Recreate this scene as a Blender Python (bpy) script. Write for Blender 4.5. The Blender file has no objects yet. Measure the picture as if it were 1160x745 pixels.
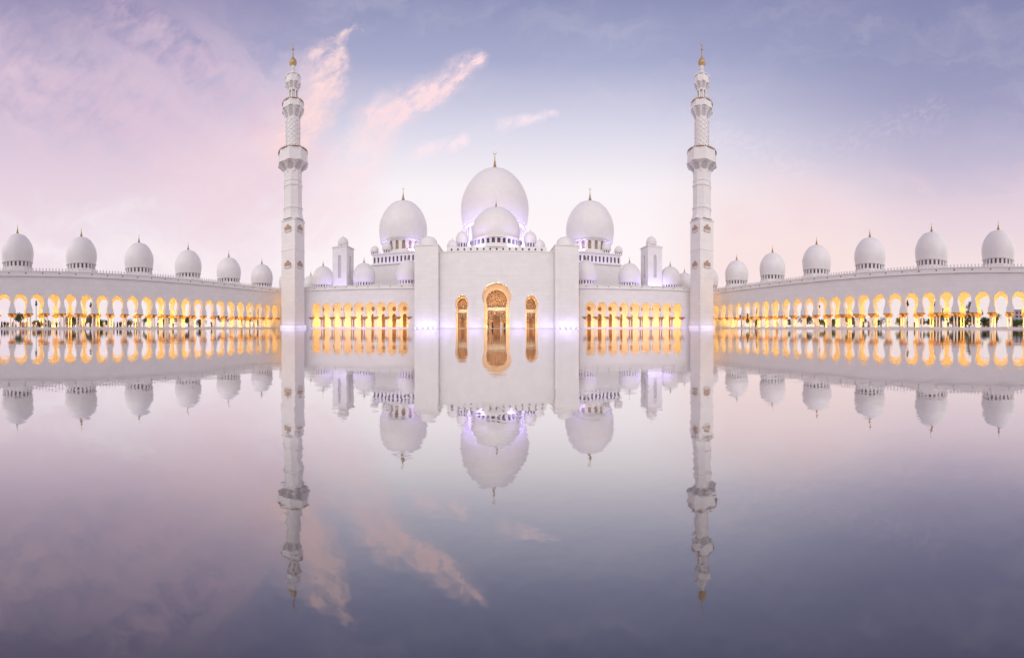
import bpy, math, random
from mathutils import Vector, Matrix
PI = math.pi
R = math.radians
S = bpy.context.scene
rnd = random.Random(7)

# ------------------------------------------------------------------ camera
F = 358.7            # focal length of the panorama in photo pixels per radian
CAMH = 0.5
cam_d = bpy.data.cameras.new('camera')
cam = bpy.data.objects.new('camera', cam_d)
S.collection.objects.link(cam)
cam.location = (0, 0, CAMH)
cam.rotation_euler = (R(90), 0, 0)
cam_d.type = 'PANO'
cam_d.panorama_type = 'CENTRAL_CYLINDRICAL'
cam_d.central_cylindrical_radius = 1.0
cam_d.central_cylindrical_range_u_min = -561.5 / F
cam_d.central_cylindrical_range_u_max = (1160 - 561.5) / F
cam_d.central_cylindrical_range_v_max = 370.0 / F
cam_d.central_cylindrical_range_v_min = -375.0 / F
cam_d.clip_start = 0.02
cam_d.clip_end = 9000
S.camera = cam
S.view_settings.view_transform = 'Standard'
S.view_settings.look = 'None'
S.view_settings.gamma = 1
S.view_settings.exposure = 0.0
S.render.engine = 'CYCLES'
S.cycles.max_bounces = 6
S.cycles.diffuse_bounces = 3
S.cycles.glossy_bounces = 3
S.cycles.use_denoising = True
S.cycles.sample_clamp_indirect = 4.0

# ------------------------------------------------------------------ node helper
def lin(r, g, b):
    f = lambda c: (c/255/12.92) if c/255 <= .04045 else ((c/255+.055)/1.055)**2.4
    return (f(r), f(g), f(b), 1)

class N:
    def __init__(s, nt): s.nt = nt
    def new(s, t, **kw):
        n = s.nt.nodes.new(t)
        for k, v in kw.items(): setattr(n, k, v)
        return n
    def put(s, sock, v):
        if isinstance(v, bpy.types.NodeSocket): s.nt.links.new(v, sock)
        else: sock.default_value = v
    def m(s, op, *a, clamp=False):
        n = s.new('ShaderNodeMath', operation=op); n.use_clamp = clamp
        for i, v in enumerate(a): s.put(n.inputs[i], v)
        return n.outputs[0]
    def ramp(s, fac, stops, interp='LINEAR'):
        n = s.new('ShaderNodeValToRGB'); cr = n.color_ramp; cr.interpolation = interp
        while len(cr.elements) < len(stops): cr.elements.new(0.5)
        for e, (p, c) in zip(cr.elements, stops): e.position = p; e.color = c
        s.put(n.inputs[0], fac); return n.outputs[0]
    def mix(s, f, a, b):
        n = s.new('ShaderNodeMix', data_type='RGBA'); s.put(n.inputs[0], f)
        s.put(n.inputs[6], a); s.put(n.inputs[7], b); return n.outputs[2]
    def xyz(s, x, y, z):
        n = s.new('ShaderNodeCombineXYZ')
        for i, v in enumerate((x, y, z)): s.put(n.inputs[i], v)
        return n.outputs[0]
    def noise(s, vec, scale, detail=4, rough=.55, dist=0, col=False):
        n = s.new('ShaderNodeTexNoise'); s.put(n.inputs['Vector'], vec)
        n.inputs['Scale'].default_value = scale; n.inputs['Detail'].default_value = detail
        n.inputs['Roughness'].default_value = rough; n.inputs['Distortion'].default_value = dist
        return n.outputs[1 if col else 0]
    def mr(s, v, a, b, c=0., d=1., smooth=True):
        n = s.new('ShaderNodeMapRange'); n.interpolation_type = 'SMOOTHSTEP' if smooth else 'LINEAR'
        s.put(n.inputs[0], v)
        for i, q in enumerate((a, b, c, d)): n.inputs[i+1].default_value = q
        return n.outputs[0]

# ------------------------------------------------------------------ sky (world)
W = bpy.data.worlds.new('World'); S.world = W; W.use_nodes = True
nt = W.node_tree; nt.nodes.clear(); n = N(nt)
tc = n.new('ShaderNodeTexCoord'); sp = n.new('ShaderNodeSeparateXYZ'); nt.links.new(tc.outputs['Generated'], sp.inputs[0])
X, Y, Z = sp.outputs
az = n.m('ARCTAN2', X, Y)
hyp = n.m('SQRT', n.m('ADD', n.m('ADD', n.m('MULTIPLY', X, X), n.m('MULTIPLY', Y, Y)), 1e-6))
v = n.m('MINIMUM', n.m('MAXIMUM', n.m('DIVIDE', Z, hyp), 0.), 3.0)
v01 = n.m('DIVIDE', v, 1.05, clamp=True)
def st(*rows): return [(y, lin(*c)) for y, c in rows]
left = n.ramp(v01, st((0., (250, 240, 243)), (.22, (250, 239, 243)), (.42, (230, 214, 227)), (.62, (194, 183, 211)), (.82, (166, 159, 194)), (1., (150, 143, 180))))
mid = n.ramp(v01, st((0., (255, 248, 248)), (.25, (255, 246, 249)), (.42, (250, 243, 247)), (.6, (218, 216, 234)), (.8, (170, 173, 206)), (1., (141, 146, 184))))
right = n.ramp(v01, st((0., (242, 230, 229)), (.16, (247, 227, 227)), (.32, (231, 212, 223)), (.5, (194, 186, 211)), (.68, (162, 161, 195)), (.85, (143, 146, 184)), (1., (138, 139, 178))))
sky = n.mix(n.mr(az, -1.2, -.25), left, mid)
sky = n.mix(n.mr(az, .35, 1.45), sky, right)
# the peach band low on the right
pe = n.m('MULTIPLY', n.mr(az, .45, .75), n.m('SUBTRACT', 1., n.mr(az, .95, 1.45)))
pe = n.m('MULTIPLY', pe, n.m('MULTIPLY', n.mr(v, .0, .14), n.m('SUBTRACT', 1., n.mr(v, .2, .58))))
sky = n.mix(n.m('MULTIPLY', pe, .75), sky, lin(250, 224, 222))
# cloud coordinates: hundreds of photo pixels right of the axis (a) and above the horizon (b)
a = n.m('MULTIPLY', az, F/100); b = n.m('MULTIPLY', v, F/100)
base = n.xyz(a, b, 0.)
wob = n.noise(base, 1.6, 6, .6, col=True)
ws = n.new('ShaderNodeSeparateXYZ'); nt.links.new(wob, ws.inputs[0])
aw = n.m('ADD', a, n.m('MULTIPLY', n.m('SUBTRACT', ws.outputs[0], .5), .9))
bw = n.m('ADD', b, n.m('MULTIPLY', n.m('SUBTRACT', ws.outputs[1], .5), .9))
aw2 = n.m('ADD', a, n.m('MULTIPLY', n.m('SUBTRACT', ws.outputs[0], .5), .32))
bw2 = n.m('ADD', b, n.m('MULTIPLY', n.m('SUBTRACT', ws.outputs[1], .5), .32))
def rot(a_, b_, ang, sx, sy, off=0.):
    c, s_ = math.cos(ang), math.sin(ang)
    p = n.m('ADD', n.m('MULTIPLY', a_, c), n.m('MULTIPLY', b_, s_))
    q = n.m('SUBTRACT', n.m('MULTIPLY', b_, c), n.m('MULTIPLY', a_, s_))
    return n.xyz(n.m('MULTIPLY', p, sx), n.m('MULTIPLY', q, sy), off)
def capsule(x0, y0, x1, y1, w0, w1, soft=1.0, A=None, B=None):
    """1 on a tapering line in cloud coordinates, 0 away from it"""
    A = A or aw; B = B or bw
    x0, x1 = (x0-561.5)/100, (x1-561.5)/100; y0, y1 = (370-y0)/100, (370-y1)/100
    dx, dy = x1-x0, y1-y0; L2 = dx*dx+dy*dy
    pa = n.m('SUBTRACT', A, x0); pb = n.m('SUBTRACT', B, y0)
    t = n.m('DIVIDE', n.m('ADD', n.m('MULTIPLY', pa, dx), n.m('MULTIPLY', pb, dy)), L2, clamp=True)
    ex = n.m('SUBTRACT', pa, n.m('MULTIPLY', t, dx)); ey = n.m('SUBTRACT', pb, n.m('MULTIPLY', t, dy))
    d = n.m('SQRT', n.m('ADD', n.m('MULTIPLY', ex, ex), n.m('MULTIPLY', ey, ey)))
    w = n.m('ADD', w0/100, n.m('MULTIPLY', t, (w1-w0)/100))
    r = n.m('DIVIDE', d, w)
    return n.m('POWER', n.m('SUBTRACT', 1., n.mr(r, 0., 1.)), soft)
fine = n.noise(rot(a, b, R(38), 1.0, 2.0), 3.4, 7, .56, .3)
def addc(sky, m_, col): return n.mix(m_, sky, lin(*col))
# broad pink veil over the left, streaked down to the right
st1 = n.noise(rot(aw, bw, R(-34), .45, 1.5), 1.15, 7, .57, .25)
veil = n.m('MULTIPLY', n.mr(st1, .34, .68), n.m('SUBTRACT', 1., n.mr(az, -1.0, -.32)))
veil = n.m('MULTIPLY', veil, n.m('SUBTRACT', 1., n.mr(v, .78, 1.15)))
sky = addc(sky, n.m('MULTIPLY', veil, .52), (232, 206, 222))
m1 = capsule(-60, 60, 330, 210, 120, 100, 1.0)
sky = addc(sky, n.m('MULTIPLY', n.m('MULTIPLY', m1, n.mr(fine, .1, .8)), .6), (232, 200, 217))
m2 = capsule(250, 210, 345, 110, 120, 50, 1.0)
sky = addc(sky, n.m('MULTIPLY', m2, .75), (240, 214, 224))
m2b = capsule(130, 20, 320, 130, 45, 45, 1.0)
sky = addc(sky, n.m('MULTIPLY', n.m('MULTIPLY', m2b, n.mr(fine, .3, .65)), .5), (222, 192, 214))
# bright cloud by the left minaret, rising to the right
m3 = capsule(335, 160, 372, 75, 50, 26, .8)
m3b = capsule(372, 80, 400, 33, 24, 7, .8)
fm = n.mr(fine, .24, .62)
grain = n.noise(rot(aw, bw, R(42), .8, 3.2), 4.5, 8, .62, .4)
tex = n.m('MULTIPLY', n.mr(fine, .2, .66), n.mr(grain, .12, .62))
feather = lambda m_: n.m('MULTIPLY', n.m('POWER', m_, 1.25), tex)
k3 = feather(n.m('MAXIMUM', m3, m3b))
sky = addc(sky, n.m('MULTIPLY', k3, 1.2, clamp=True), (252, 220, 221))
# the long diagonal wisp
m4 = capsule(375, 240, 438, 132, 62, 30, .8, aw2, bw2)
m4b = n.m('ADD', n.m('MULTIPLY', capsule(425, 140, 540, 70, 38, 18, .7, aw2, bw2), .75), n.m('MULTIPLY', capsule(432, 136, 545, 68, 22, 8, .7), .45), clamp=True)
sky = addc(sky, n.m('MULTIPLY', n.m('MULTIPLY', m4, n.mr(fine, .0, .8)), .55), (248, 228, 234))
sky = addc(sky, n.m('MULTIPLY', feather(m4), .95), (250, 230, 236))
sky = addc(sky, n.m('MULTIPLY', feather(m4b), 1.35, clamp=True), (252, 222, 228))
m5 = n.m('MAXIMUM', capsule(570, 146, 630, 127, 12, 5, .7, aw2, bw2), capsule(470, 176, 524, 156, 14, 10, .8, aw2, bw2))
sky = addc(sky, n.m('MULTIPLY', feather(m5), 1.0), (252, 232, 240))
# small flecks right of the right minaret and a pale streak low on the left
fl = n.noise(rot(a, b, R(28), 1.0, 1.7), 9.5, 6, .65, .5)
m6 = n.m('MAXIMUM', capsule(800, 165, 905, 195, 50, 26, 1., a, b), n.m('MULTIPLY', capsule(880, 195, 1060, 125, 40, 30, 1., a, b), .28))
sky = addc(sky, n.m('MULTIPLY', n.m('MULTIPLY', m6, n.mr(fl, .42, .66)), .55), (236, 220, 234))
m7 = capsule(60, 255, 170, 232, 22, 14, .9)
sky = addc(sky, n.m('MULTIPLY', n.m('MULTIPLY', m7, n.mr(fine, .3, .6)), .3), (252, 240, 244))
m8 = n.m('MULTIPLY', capsule(840, 230, 1180, 215, 50, 60, 1.), n.mr(st1, .3, .65))
sky = addc(sky, n.m('MULTIPLY', m8, .4), (244, 214, 222))
# thin uneven haze everywhere so nothing is a clean gradient
hz = n.noise(rot(aw, bw, R(8), .5, 1.6), 1.1, 6, .6)
sky = n.mix(n.m('MULTIPLY', n.mr(hz, .45, .8), .16), sky, lin(250, 236, 242))
# added brightness and tint in the unseen sky behind the camera, lighting the walls
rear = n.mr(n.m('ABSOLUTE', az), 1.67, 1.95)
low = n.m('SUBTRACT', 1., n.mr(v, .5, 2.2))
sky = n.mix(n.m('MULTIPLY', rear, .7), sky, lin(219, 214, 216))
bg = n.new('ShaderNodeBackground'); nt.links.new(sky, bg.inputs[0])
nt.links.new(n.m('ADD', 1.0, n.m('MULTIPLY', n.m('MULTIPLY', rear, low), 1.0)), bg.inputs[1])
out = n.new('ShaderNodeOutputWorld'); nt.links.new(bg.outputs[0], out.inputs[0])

# ------------------------------------------------------------------ sun (low, veiled, behind the camera to the left)
sd = bpy.data.lights.new('sun', 'SUN'); sd.energy = .38; sd.angle = R(30); sd.color = (1., .94, .86)
so = bpy.data.objects.new('sun', sd); S.collection.objects.link(so)
so.rotation_euler = Vector((.30, 1., -.75)).to_track_quat('-Z', 'Y').to_euler()

# ------------------------------------------------------------------ materials
MATS = {}
def mat(name, col, rough=.5, metal=0., var=.0, vscale=1., bump=0., bscale=20., brick=None, emit=None):
    m = bpy.data.materials.new(name); m.use_nodes = True
    nt = m.node_tree; n = N(nt); p = nt.nodes['Principled BSDF']
    p.inputs['Roughness'].default_value = rough; p.inputs['Metallic'].default_value = metal
    tc = n.new('ShaderNodeTexCoord').outputs['Object']
    c = tuple(col)+(1,)
    if var > 0:
        f = n.noise(tc, vscale, 5, .6)
        c = n.mix(n.mr(f, .3, .7), tuple(q*(1-var) for q in col)+(1,), tuple(min(1, q*(1+var)) for q in col)+(1,))
    if brick:
        sx = n.new('ShaderNodeSeparateXYZ'); nt.links.new(tc, sx.inputs[0])
        vec = n.xyz(n.m('ADD', sx.outputs[0], sx.outputs[1]), sx.outputs[2], 0.)
        bt = n.new('ShaderNodeTexBrick'); nt.links.new(vec, bt.inputs['Vector'])
        bt.inputs['Scale'].default_value = 1.; bt.inputs['Brick Width'].default_value = brick[0]
        bt.inputs['Row Height'].default_value = brick[1]; bt.inputs['Mortar Size'].default_value = brick[2]
        bt.inputs['Color1'].default_value = (1, 1, 1, 1); bt.inputs['Color2'].default_value = (brick[4],)*3+(1,)
        bt.inputs['Mortar'].default_value = (brick[3],)*3+(1,)
        mx = n.new('ShaderNodeMix', data_type='RGBA', blend_type='MULTIPLY'); mx.inputs[0].default_value = 1
        n.put(mx.inputs[6], c); nt.links.new(bt.outputs[0], mx.inputs[7]); c = mx.outputs[2]
    n.put(p.inputs['Base Color'], c)
    if bump > 0:
        bn = n.new('ShaderNodeBump'); bn.inputs['Strength'].default_value = bump; bn.inputs['Distance'].default_value = .05
        nt.links.new(n.noise(tc, bscale, 4), bn.inputs['Height']); nt.links.new(bn.outputs[0], p.inputs['Normal'])
    if emit:
        p.inputs['Emission Color'].default_value = tuple(emit[:3])+(1,); p.inputs['Emission Strength'].default_value = emit[3]
    MATS[name] = m; return m
marble = mat('white_marble', (.80, .765, .74), .45, var=.022, vscale=.35, brick=(2.4, 1.2, .03, .90, .955))
domem = mat('dome_marble', (.77, .735, .715), .4, var=.025, vscale=.5)
carved = mat('carved_marble', (.75, .715, .695), .5, var=.035, vscale=1.2, bump=.4, bscale=3)
gold = mat('gilded_metal', (.48, .33, .16), .45, .6)
capm = mat('gilded_capital', (.42, .22, .07), .45, .35, var=.3, vscale=6)
wood = mat('bronze_lattice', (.17, .085, .035), .5, .3, var=.35, vscale=3)
glassd = mat('dark_window', (.10, .07, .09), .25)
bronze = mat('mashrabiya', (.42, .29, .21), .6, var=.2, vscale=5)
floorm = mat('pale_floor', (.62, .58, .55), .35, var=.06, vscale=.8)
skin = mat('skin', (.45, .28, .2), .6)
foliage = [mat('foliage', (.06, .10, .04), .8, var=.35, vscale=2.5), mat('olive_foliage', (.09, .11, .06), .8, var=.35, vscale=2.5)]
bark = mat('bark', (.12, .09, .06), .9, var=.2, vscale=4)
fabric = {k: mat(k+'_cloth', c, .85, var=.1, vscale=8) for k, c in dict(black=(.02, .02, .025), white=(.72, .7, .68), maroon=(.18, .03, .04), navy=(.03, .04, .11), grey=(.16, .16, .17), brown=(.14, .08, .05), blue=(.1, .2, .36)).items()}
iron = mat('dark_iron', (.03, .03, .035), .5, .5)
concrete = mat('pale_concrete', (.42, .41, .42), .8, var=.08, vscale=.3)
lampglass = mat('lamp_lens', (.9, .9, 1.), .3, emit=(.86, .84, 1., 9.))
calligraphy = mat('pale_band', (.62, .56, .42), .5, var=.35, vscale=5)

# lattice of gilded scrolls over dark glass for the portal doors
def lattice():
    m = bpy.data.materials.new('gilded_lattice'); m.use_nodes = True
    nt = m.node_tree; n = N(nt); p = nt.nodes['Principled BSDF']
    tc = n.new('ShaderNodeTexCoord').outputs['Object']
    vo = n.new('ShaderNodeTexVoronoi', feature='DISTANCE_TO_EDGE'); vo.inputs['Scale'].default_value = 1.7; nt.links.new(tc, vo.inputs['Vector'])
    f = n.mr(vo.outputs[0], .05, .12)
    big = n.noise(tc, .7, 3)
    c = n.mix(f, (.55, .33, .14, 1), n.mix(n.mr(big, .35, .65), (.10, .05, .035, 1), (.22, .12, .07, 1)))
    n.put(p.inputs['Base Color'], c); p.inputs['Roughness'].default_value = .4
    return m
latt = lattice()

# still water film over dark stone
def water_mat():
    m = bpy.data.materials.new('still_water'); m.use_nodes = True
    nt = m.node_tree; nt.nodes.clear(); n = N(nt)
    geo = n.new('ShaderNodeNewGeometry')
    sx = n.new('ShaderNodeSeparateXYZ'); nt.links.new(geo.outputs['Position'], sx.inputs[0])
    h1 = n.noise(n.xyz(sx.outputs[0], sx.outputs[1], 0.), 7., 3, .5)
    h2 = n.noise(n.xyz(sx.outputs[0], sx.outputs[1], 3.), 1.1, 2, .5)
    h = n.m('ADD', n.m('MULTIPLY', h1, .25), h2)
    bn = n.new('ShaderNodeBump'); bn.inputs['Strength'].default_value = 1.; bn.inputs['Distance'].default_value = .0034
    nt.links.new(h, bn.inputs['Height'])
    gl = n.new('ShaderNodeBsdfGlossy'); gl.inputs['Roughness'].default_value = .03; gl.inputs['Color'].default_value = (.97, .96, .97, 1)
    nt.links.new(bn.outputs[0], gl.inputs['Normal'])
    df = n.new('ShaderNodeBsdfDiffuse'); df.inputs['Color'].default_value = (.028, .026, .034, 1)
    lw = n.new('ShaderNodeLayerWeight'); lw.inputs[0].default_value = .5
    fac = n.ramp(n.m('SUBTRACT', 1., lw.outputs['Facing']), [(p_, (q_,)*3+(1,)) for p_, q_ in ((0., .97), (.15, .93), (.3, .81), (.5, .50), (.72, .25), (1., .15))])
    ms = n.new('ShaderNodeMixShader'); nt.links.new(fac, ms.inputs[0]); nt.links.new(df.outputs[0], ms.inputs[1]); nt.links.new(gl.outputs[0], ms.inputs[2])
    o = n.new('ShaderNodeOutputMaterial'); nt.links.new(ms.outputs[0], o.inputs[0])
    return m
waterm = water_mat()

# ------------------------------------------------------------------ mesh helpers
class MB:
    def __init__(s): s.v = []; s.f = []
    def add(s, vs, fs):
        o = len(s.v); s.v += [tuple(q) for q in vs]; s.f += [tuple(i+o for i in f) for f in fs]
    def box(s, x0, x1, y0, y1, z0, z1):
        s.add([(x0, y0, z0), (x1, y0, z0), (x1, y1, z0), (x0, y1, z0), (x0, y0, z1), (x1, y0, z1), (x1, y1, z1), (x0, y1, z1)],
              [(0, 3, 2, 1), (4, 5, 6, 7), (0, 1, 5, 4), (1, 2, 6, 5), (2, 3, 7, 6), (3, 0, 4, 7)])
    def lathe(s, prof, n=32, c=(0, 0), rot=0., mod=None, cap=True):
        vs = []; k = len(prof)
        for j in range(n):
            t = 2*PI*j/n+rot
            for i, (r, z) in enumerate(prof):
                rr = r*(1+(mod(t, z) if mod else 0))
                vs.append((c[0]+rr*math.cos(t), c[1]+rr*math.sin(t), z))
        fs = []
        for j in range(n):
            j2 = (j+1) % n
            for i in range(k-1): fs.append((j*k+i, j2*k+i, j2*k+i+1, j*k+i+1))
        if cap:
            if prof[-1][0] > .001: fs.append(tuple(j*k+k-1 for j in range(n)))
            if prof[0][0] > .001: fs.append(tuple(j*k for j in reversed(range(n))))
        s.add(vs, fs)
    def spike(s, x, y, z, w, d, h):
        w /= 2; d /= 2
        s.add([(x-w, y-d, z), (x+w, y-d, z), (x+w, y+d, z), (x-w, y+d, z), (x-w*.9, y-d, z+h*.55), (x+w*.9, y-d, z+h*.55), (x+w*.9, y+d, z+h*.55), (x-w*.9, y+d, z+h*.55), (x, y, z+h)],
              [(0, 1, 5, 4), (1, 2, 6, 5), (2, 3, 7, 6), (3, 0, 4, 7), (4, 5, 8), (5, 6, 8), (6, 7, 8), (7, 4, 8)])
    def build(s, name, m, parent=None, smooth=False):
        me = bpy.data.meshes.new(name); me.from_pydata(s.v, [], s.f); me.update()
        if smooth:
            for p in me.polygons: p.use_smooth = True
            try: me.set_sharp_from_angle(angle=R(35))
            except Exception: pass
        me.materials.append(m)
        o = bpy.data.objects.new(name, me); S.collection.objects.link(o)
        if parent: o.parent = parent
        return o

def tag(o, label=None, cat=None, group=None, kind=None):
    if label: o['label'] = label
    if cat: o['category'] = cat
    if group: o['group'] = group
    if kind: o['kind'] = kind
    return o
def empty(name, loc, rz=0.):
    o = bpy.data.objects.new(name, None); S.collection.objects.link(o)
    o.location = loc; o.rotation_euler = (0, 0, rz); o.empty_display_size = .3; return o
def copy_part(src, parent, loc=None):
    c = src.copy(); S.collection.objects.link(c); c.parent = parent
    if loc is not None: c.location = loc
    for ch in [q for q in bpy.data.objects if q.parent == src]:
        d = ch.copy(); S.collection.objects.link(d); d.parent = c
    return c
def area(name, loc, direction, sx, sy, power, col, parent_m=None):
    d = bpy.data.lights.new(name, 'AREA'); d.shape = 'RECTANGLE'; d.size = sx; d.size_y = sy; d.energy = power; d.color = col
    o = bpy.data.objects.new(name, d); S.collection.objects.link(o)
    q = Vector(direction).to_track_quat('-Z', 'Y')
    o.rotation_euler = q.to_euler(); o.location = loc; return o
def strip(name, p0, p1, width, direction, power, col):
    """long area light from p0 to p1 facing 'direction'"""
    p0 = Vector(p0); p1 = Vector(p1); ax = (p1-p0); L = ax.length; ax.normalize()
    z = -Vector(direction).normalized(); z = (z-ax*z.dot(ax)).normalized(); y = z.cross(ax)
    d = bpy.data.lights.new(name, 'AREA'); d.shape = 'RECTANGLE'; d.size = L; d.size_y = width; d.energy = power; d.color = col
    o = bpy.data.objects.new(name, d); S.collection.objects.link(o)
    o.matrix_world = Matrix.Translation((p0+p1)/2) @ Matrix((ax, y, z)).transposed().to_4x4()
    return o

def wall_bays(mb, bays, y0, y1, ztop):
    """bays: (x0, x1, zb, profile or None) ; profile = [(half width, z)] rising to the apex, centred unless cx given"""
    for bay in bays:
        x0, x1, zb, prof = bay[:4]
        if prof is None:
            mb.box(x0, x1, y0, y1, zb, ztop); continue
        cx = bay[4] if len(bay) > 4 else (x0+x1)/2
        L = [(cx-w, z) for w, z in prof]; Rr = [(cx+w, z) for w, z in prof]
        for y, flip in ((y0, 0), (y1, 1)):
            for i in range(len(prof)-1):
                (xa, za), (xb, zb2) = L[i], L[i+1]
                q = [(x0, y, za), (xa, y, za), (xb, y, zb2), (x0, y, zb2)]
                mb.add(q, [(0, 1, 2, 3) if not flip else (3, 2, 1, 0)])
                (xa, za), (xb, zb2) = Rr[i], Rr[i+1]
                q = [(xa, y, za), (x1, y, za), (x1, y, zb2), (xb, y, zb2)]
                mb.add(q, [(0, 1, 2, 3) if not flip else (3, 2, 1, 0)])
            za = prof[-1][1]
            q = [(x0, y, za), (x1, y, za), (x1, y, ztop), (x0, y, ztop)]
            mb.add(q, [(0, 1, 2, 3) if not flip else (3, 2, 1, 0)])
        for i in range(len(prof)-1):
            (xa, za), (xb, zb2) = L[i], L[i+1]
            mb.add([(xa, y0, za), (xa, y1, za), (xb, y1, zb2), (xb, y0, zb2)], [(0, 1, 2, 3)])
            (xa, za), (xb, zb2) = Rr[i], Rr[i+1]
            mb.add([(xa, y0, za), (xa, y1, za), (xb, y1, zb2), (xb, y0, zb2)], [(3, 2, 1, 0)])
        z0 = prof[0][1]
        for (a_, b_) in ((x0, L[0][0]), (Rr[0][0], x1)):
            mb.add([(a_, y0, z0), (b_, y0, z0), (b_, y1, z0), (a_, y1, z0)], [(3, 2, 1, 0)])
        mb.add([(x0, y0, ztop), (x1, y0, ztop), (x1, y1, ztop), (x0, y1, ztop)], [(0, 1, 2, 3)])

def arch_prof(w, z0, zs, za, bulge=1.12, steps=9):
    """horseshoe arch: half width w at z0, bulging above zs, closing softly pointed at za"""
    pts = [(w, z0), (w, zs)]
    W_ = w*bulge; h = za-zs
    for i in range(1, steps+1):
        t = i/steps
        if t < .3: hw = w+(W_-w)*math.sin(t/.3*PI/2)
        else:
            u = (t-.3)/.7; hw = W_*math.sqrt(max(0, 1-u**2.1))*(1-.03*u)
        pts.append((hw if i < steps else .01, zs+h*t))
    return pts
def arch_panel(mb, cx, y, prof):
    """flat panel filling an arch profile"""
    for i in range(len(prof)-1):
        (wa, za), (wb, zb) = prof[i], prof[i+1]
        mb.add([(cx-wa, y, za), (cx+wa, y, za), (cx+wb, y, zb), (cx-wb, y, zb)], [(0, 1, 2, 3)])

def finial(parent, z, h, c=(0, 0), crescent=False):
    mb = MB(); r = h*.085
    mb.lathe([(h*.34, z-h*.10), (h*.24, z-h*.02), (h*.13, z+h*.05), (r*1.0, z+h*.1), (r*1.7, z+h*.17), (r*.6, z+h*.24), (r*1.1, z+h*.32), (r*.5, z+h*.4), (r*.75, z+h*.48), (r*.35, z+h*.56), (r*.25, z+h*.8), (.005, z+h)], 10, c)
    if crescent:
        cr = h*.1; k = 14; zc = z+h*1.02; vs = []
        for i in range(k+1):
            t = R(-235)+R(290)*i/k; wd = .28*math.sin(PI*i/k)+.05
            for (rr, dy) in ((cr, -.06*cr), (cr*(1-wd), -.06*cr), (cr*(1-wd), .06*cr), (cr, .06*cr)):
                vs.append((c[0]+rr*math.cos(t), c[1]+dy*2, zc+rr*math.sin(t)))
        fs = [(i*4+j, i*4+(j+1) % 4, i*4+4+(j+1) % 4, i*4+4+j) for i in range(k) for j in range(4)]
        mb.add(vs, fs)
    return mb.build('finial', gold, parent, True)

def dome_profile(Rm, H, z, neck=.935, p=2.0):
    """bulbous dome: neck radius at z, fullest at about a third, soft point at the top"""
    pr = []; zm = .31
    for i in range(31):
        t = i/30
        if t < zm: r = neck+(1-neck)*math.sin(t/zm*PI/2)
        else:
            u = (t-zm)/(1-zm); r = math.sqrt(max(0, 1-u**1.95))*(1-.09*u**2)
            if u > .86: r = max(r, 0)*(1-((u-.86)/.14)**1.3*.45)
        pr.append((max(.02, Rm*r), z+H*t))
    pr[-1] = (.02, z+H*1.0+.0)
    return pr

def make_dome(parent, c, Rm, zneck, H, drum_r, drum_z0, nwin, fin, crescent=False, seg=40, win_m=None, arch=False, win_w=.5):
    mb = MB(); mb.lathe(dome_profile(Rm, H, zneck), seg, c)
    d = mb.build('dome', domem, parent, True)
    finial(d, zneck+H-.02*H, fin, c, crescent)
    # drum: dark window band behind white piers with rings top and bottom
    hh = zneck-drum_z0
    mb = MB()
    mb.lathe([(drum_r*1.03, drum_z0), (drum_r*1.03, drum_z0+hh*.16), (drum_r*.99, drum_z0+hh*.2), (drum_r*.9, drum_z0+hh*.2)], seg, c, cap=False)
    mb.lathe([(drum_r*.9, zneck-hh*.16), (drum_r, zneck-hh*.16), (drum_r*1.05, zneck-hh*.08), (max(drum_r*1.05, Rm*.9), zneck+.03*hh), (drum_r*.8, zneck+.06*hh)], seg, c, cap=False)
    for k in range(nwin):
        t0 = 2*PI*(k+.5*win_w)/nwin; t1 = 2*PI*(k+1-.5*win_w)/nwin; q = 3
        vs = []
        for j in range(q+1):
            t = t0+(t1-t0)*j/q
            for r in (drum_r*.9, drum_r*.985):
                for z in (drum_z0+hh*.15, zneck-hh*.12): vs.append((c[0]+r*math.cos(t), c[1]+r*math.sin(t), z))
        fs = []
        for j in range(q):
            o = j*4; fs += [(o+2, o+6, o+7, o+3)]
        fs += [(0, 2, 3, 1), (q*4, q*4+1, q*4+3, q*4+2)]
        mb.add(vs, fs)
        if arch:   # rounded head of each window
            tc_ = 2*PI*k/nwin
            dw = 2*PI/nwin*win_w/2*1.02; zt = zneck-hh*.14; hw = hh*.22
            for sgn in (-1, 1):
                vs = []
                for j in range(5):
                    u = j/4; t = tc_+sgn*dw*(1-u); z = zt-hw*(1-math.sqrt(max(0, 1-(1-u)**2)))*1.0
                    vs.append((c[0]+drum_r*.98*math.cos(t), c[1]+drum_r*.98*math.sin(t), z))
                    vs.append((c[0]+drum_r*.98*math.cos(t), c[1]+drum_r*.98*math.sin(t), zt+hh*.02))
                mb.add(vs, [(j*2, j*2+2, j*2+3, j*2+1) for j in range(4)])
    dr = mb.build('drum', carved, parent)
    mb = MB(); mb.lathe([(drum_r*.91, drum_z0+hh*.1), (drum_r*.91, zneck-hh*.1)], seg, c)
    mb.build('window_band', win_m or glassd, dr)
    return d

# ------------------------------------------------------------------ setting
g = MB(); g.add([(-4000, -4000, -.06), (4000, -4000, -.06), (4000, 4000, -.06), (-4000, 4000, -.06)], [(0, 1, 2, 3)])
tag(g.build('ground', floorm), kind='structure')
w = MB(); w.add([(-75.0, -34, 0.), (71.0, -34, 0.), (71.0, 99, 0.), (-75.0, 99, 0.)], [(0, 1, 2, 3)])
tag(w.build('water', waterm), kind='structure')

WARM = (1., .51, .07)
PEACH = (1., .60, .25)
VIOLET = (.50, .42, 1.)

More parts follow.
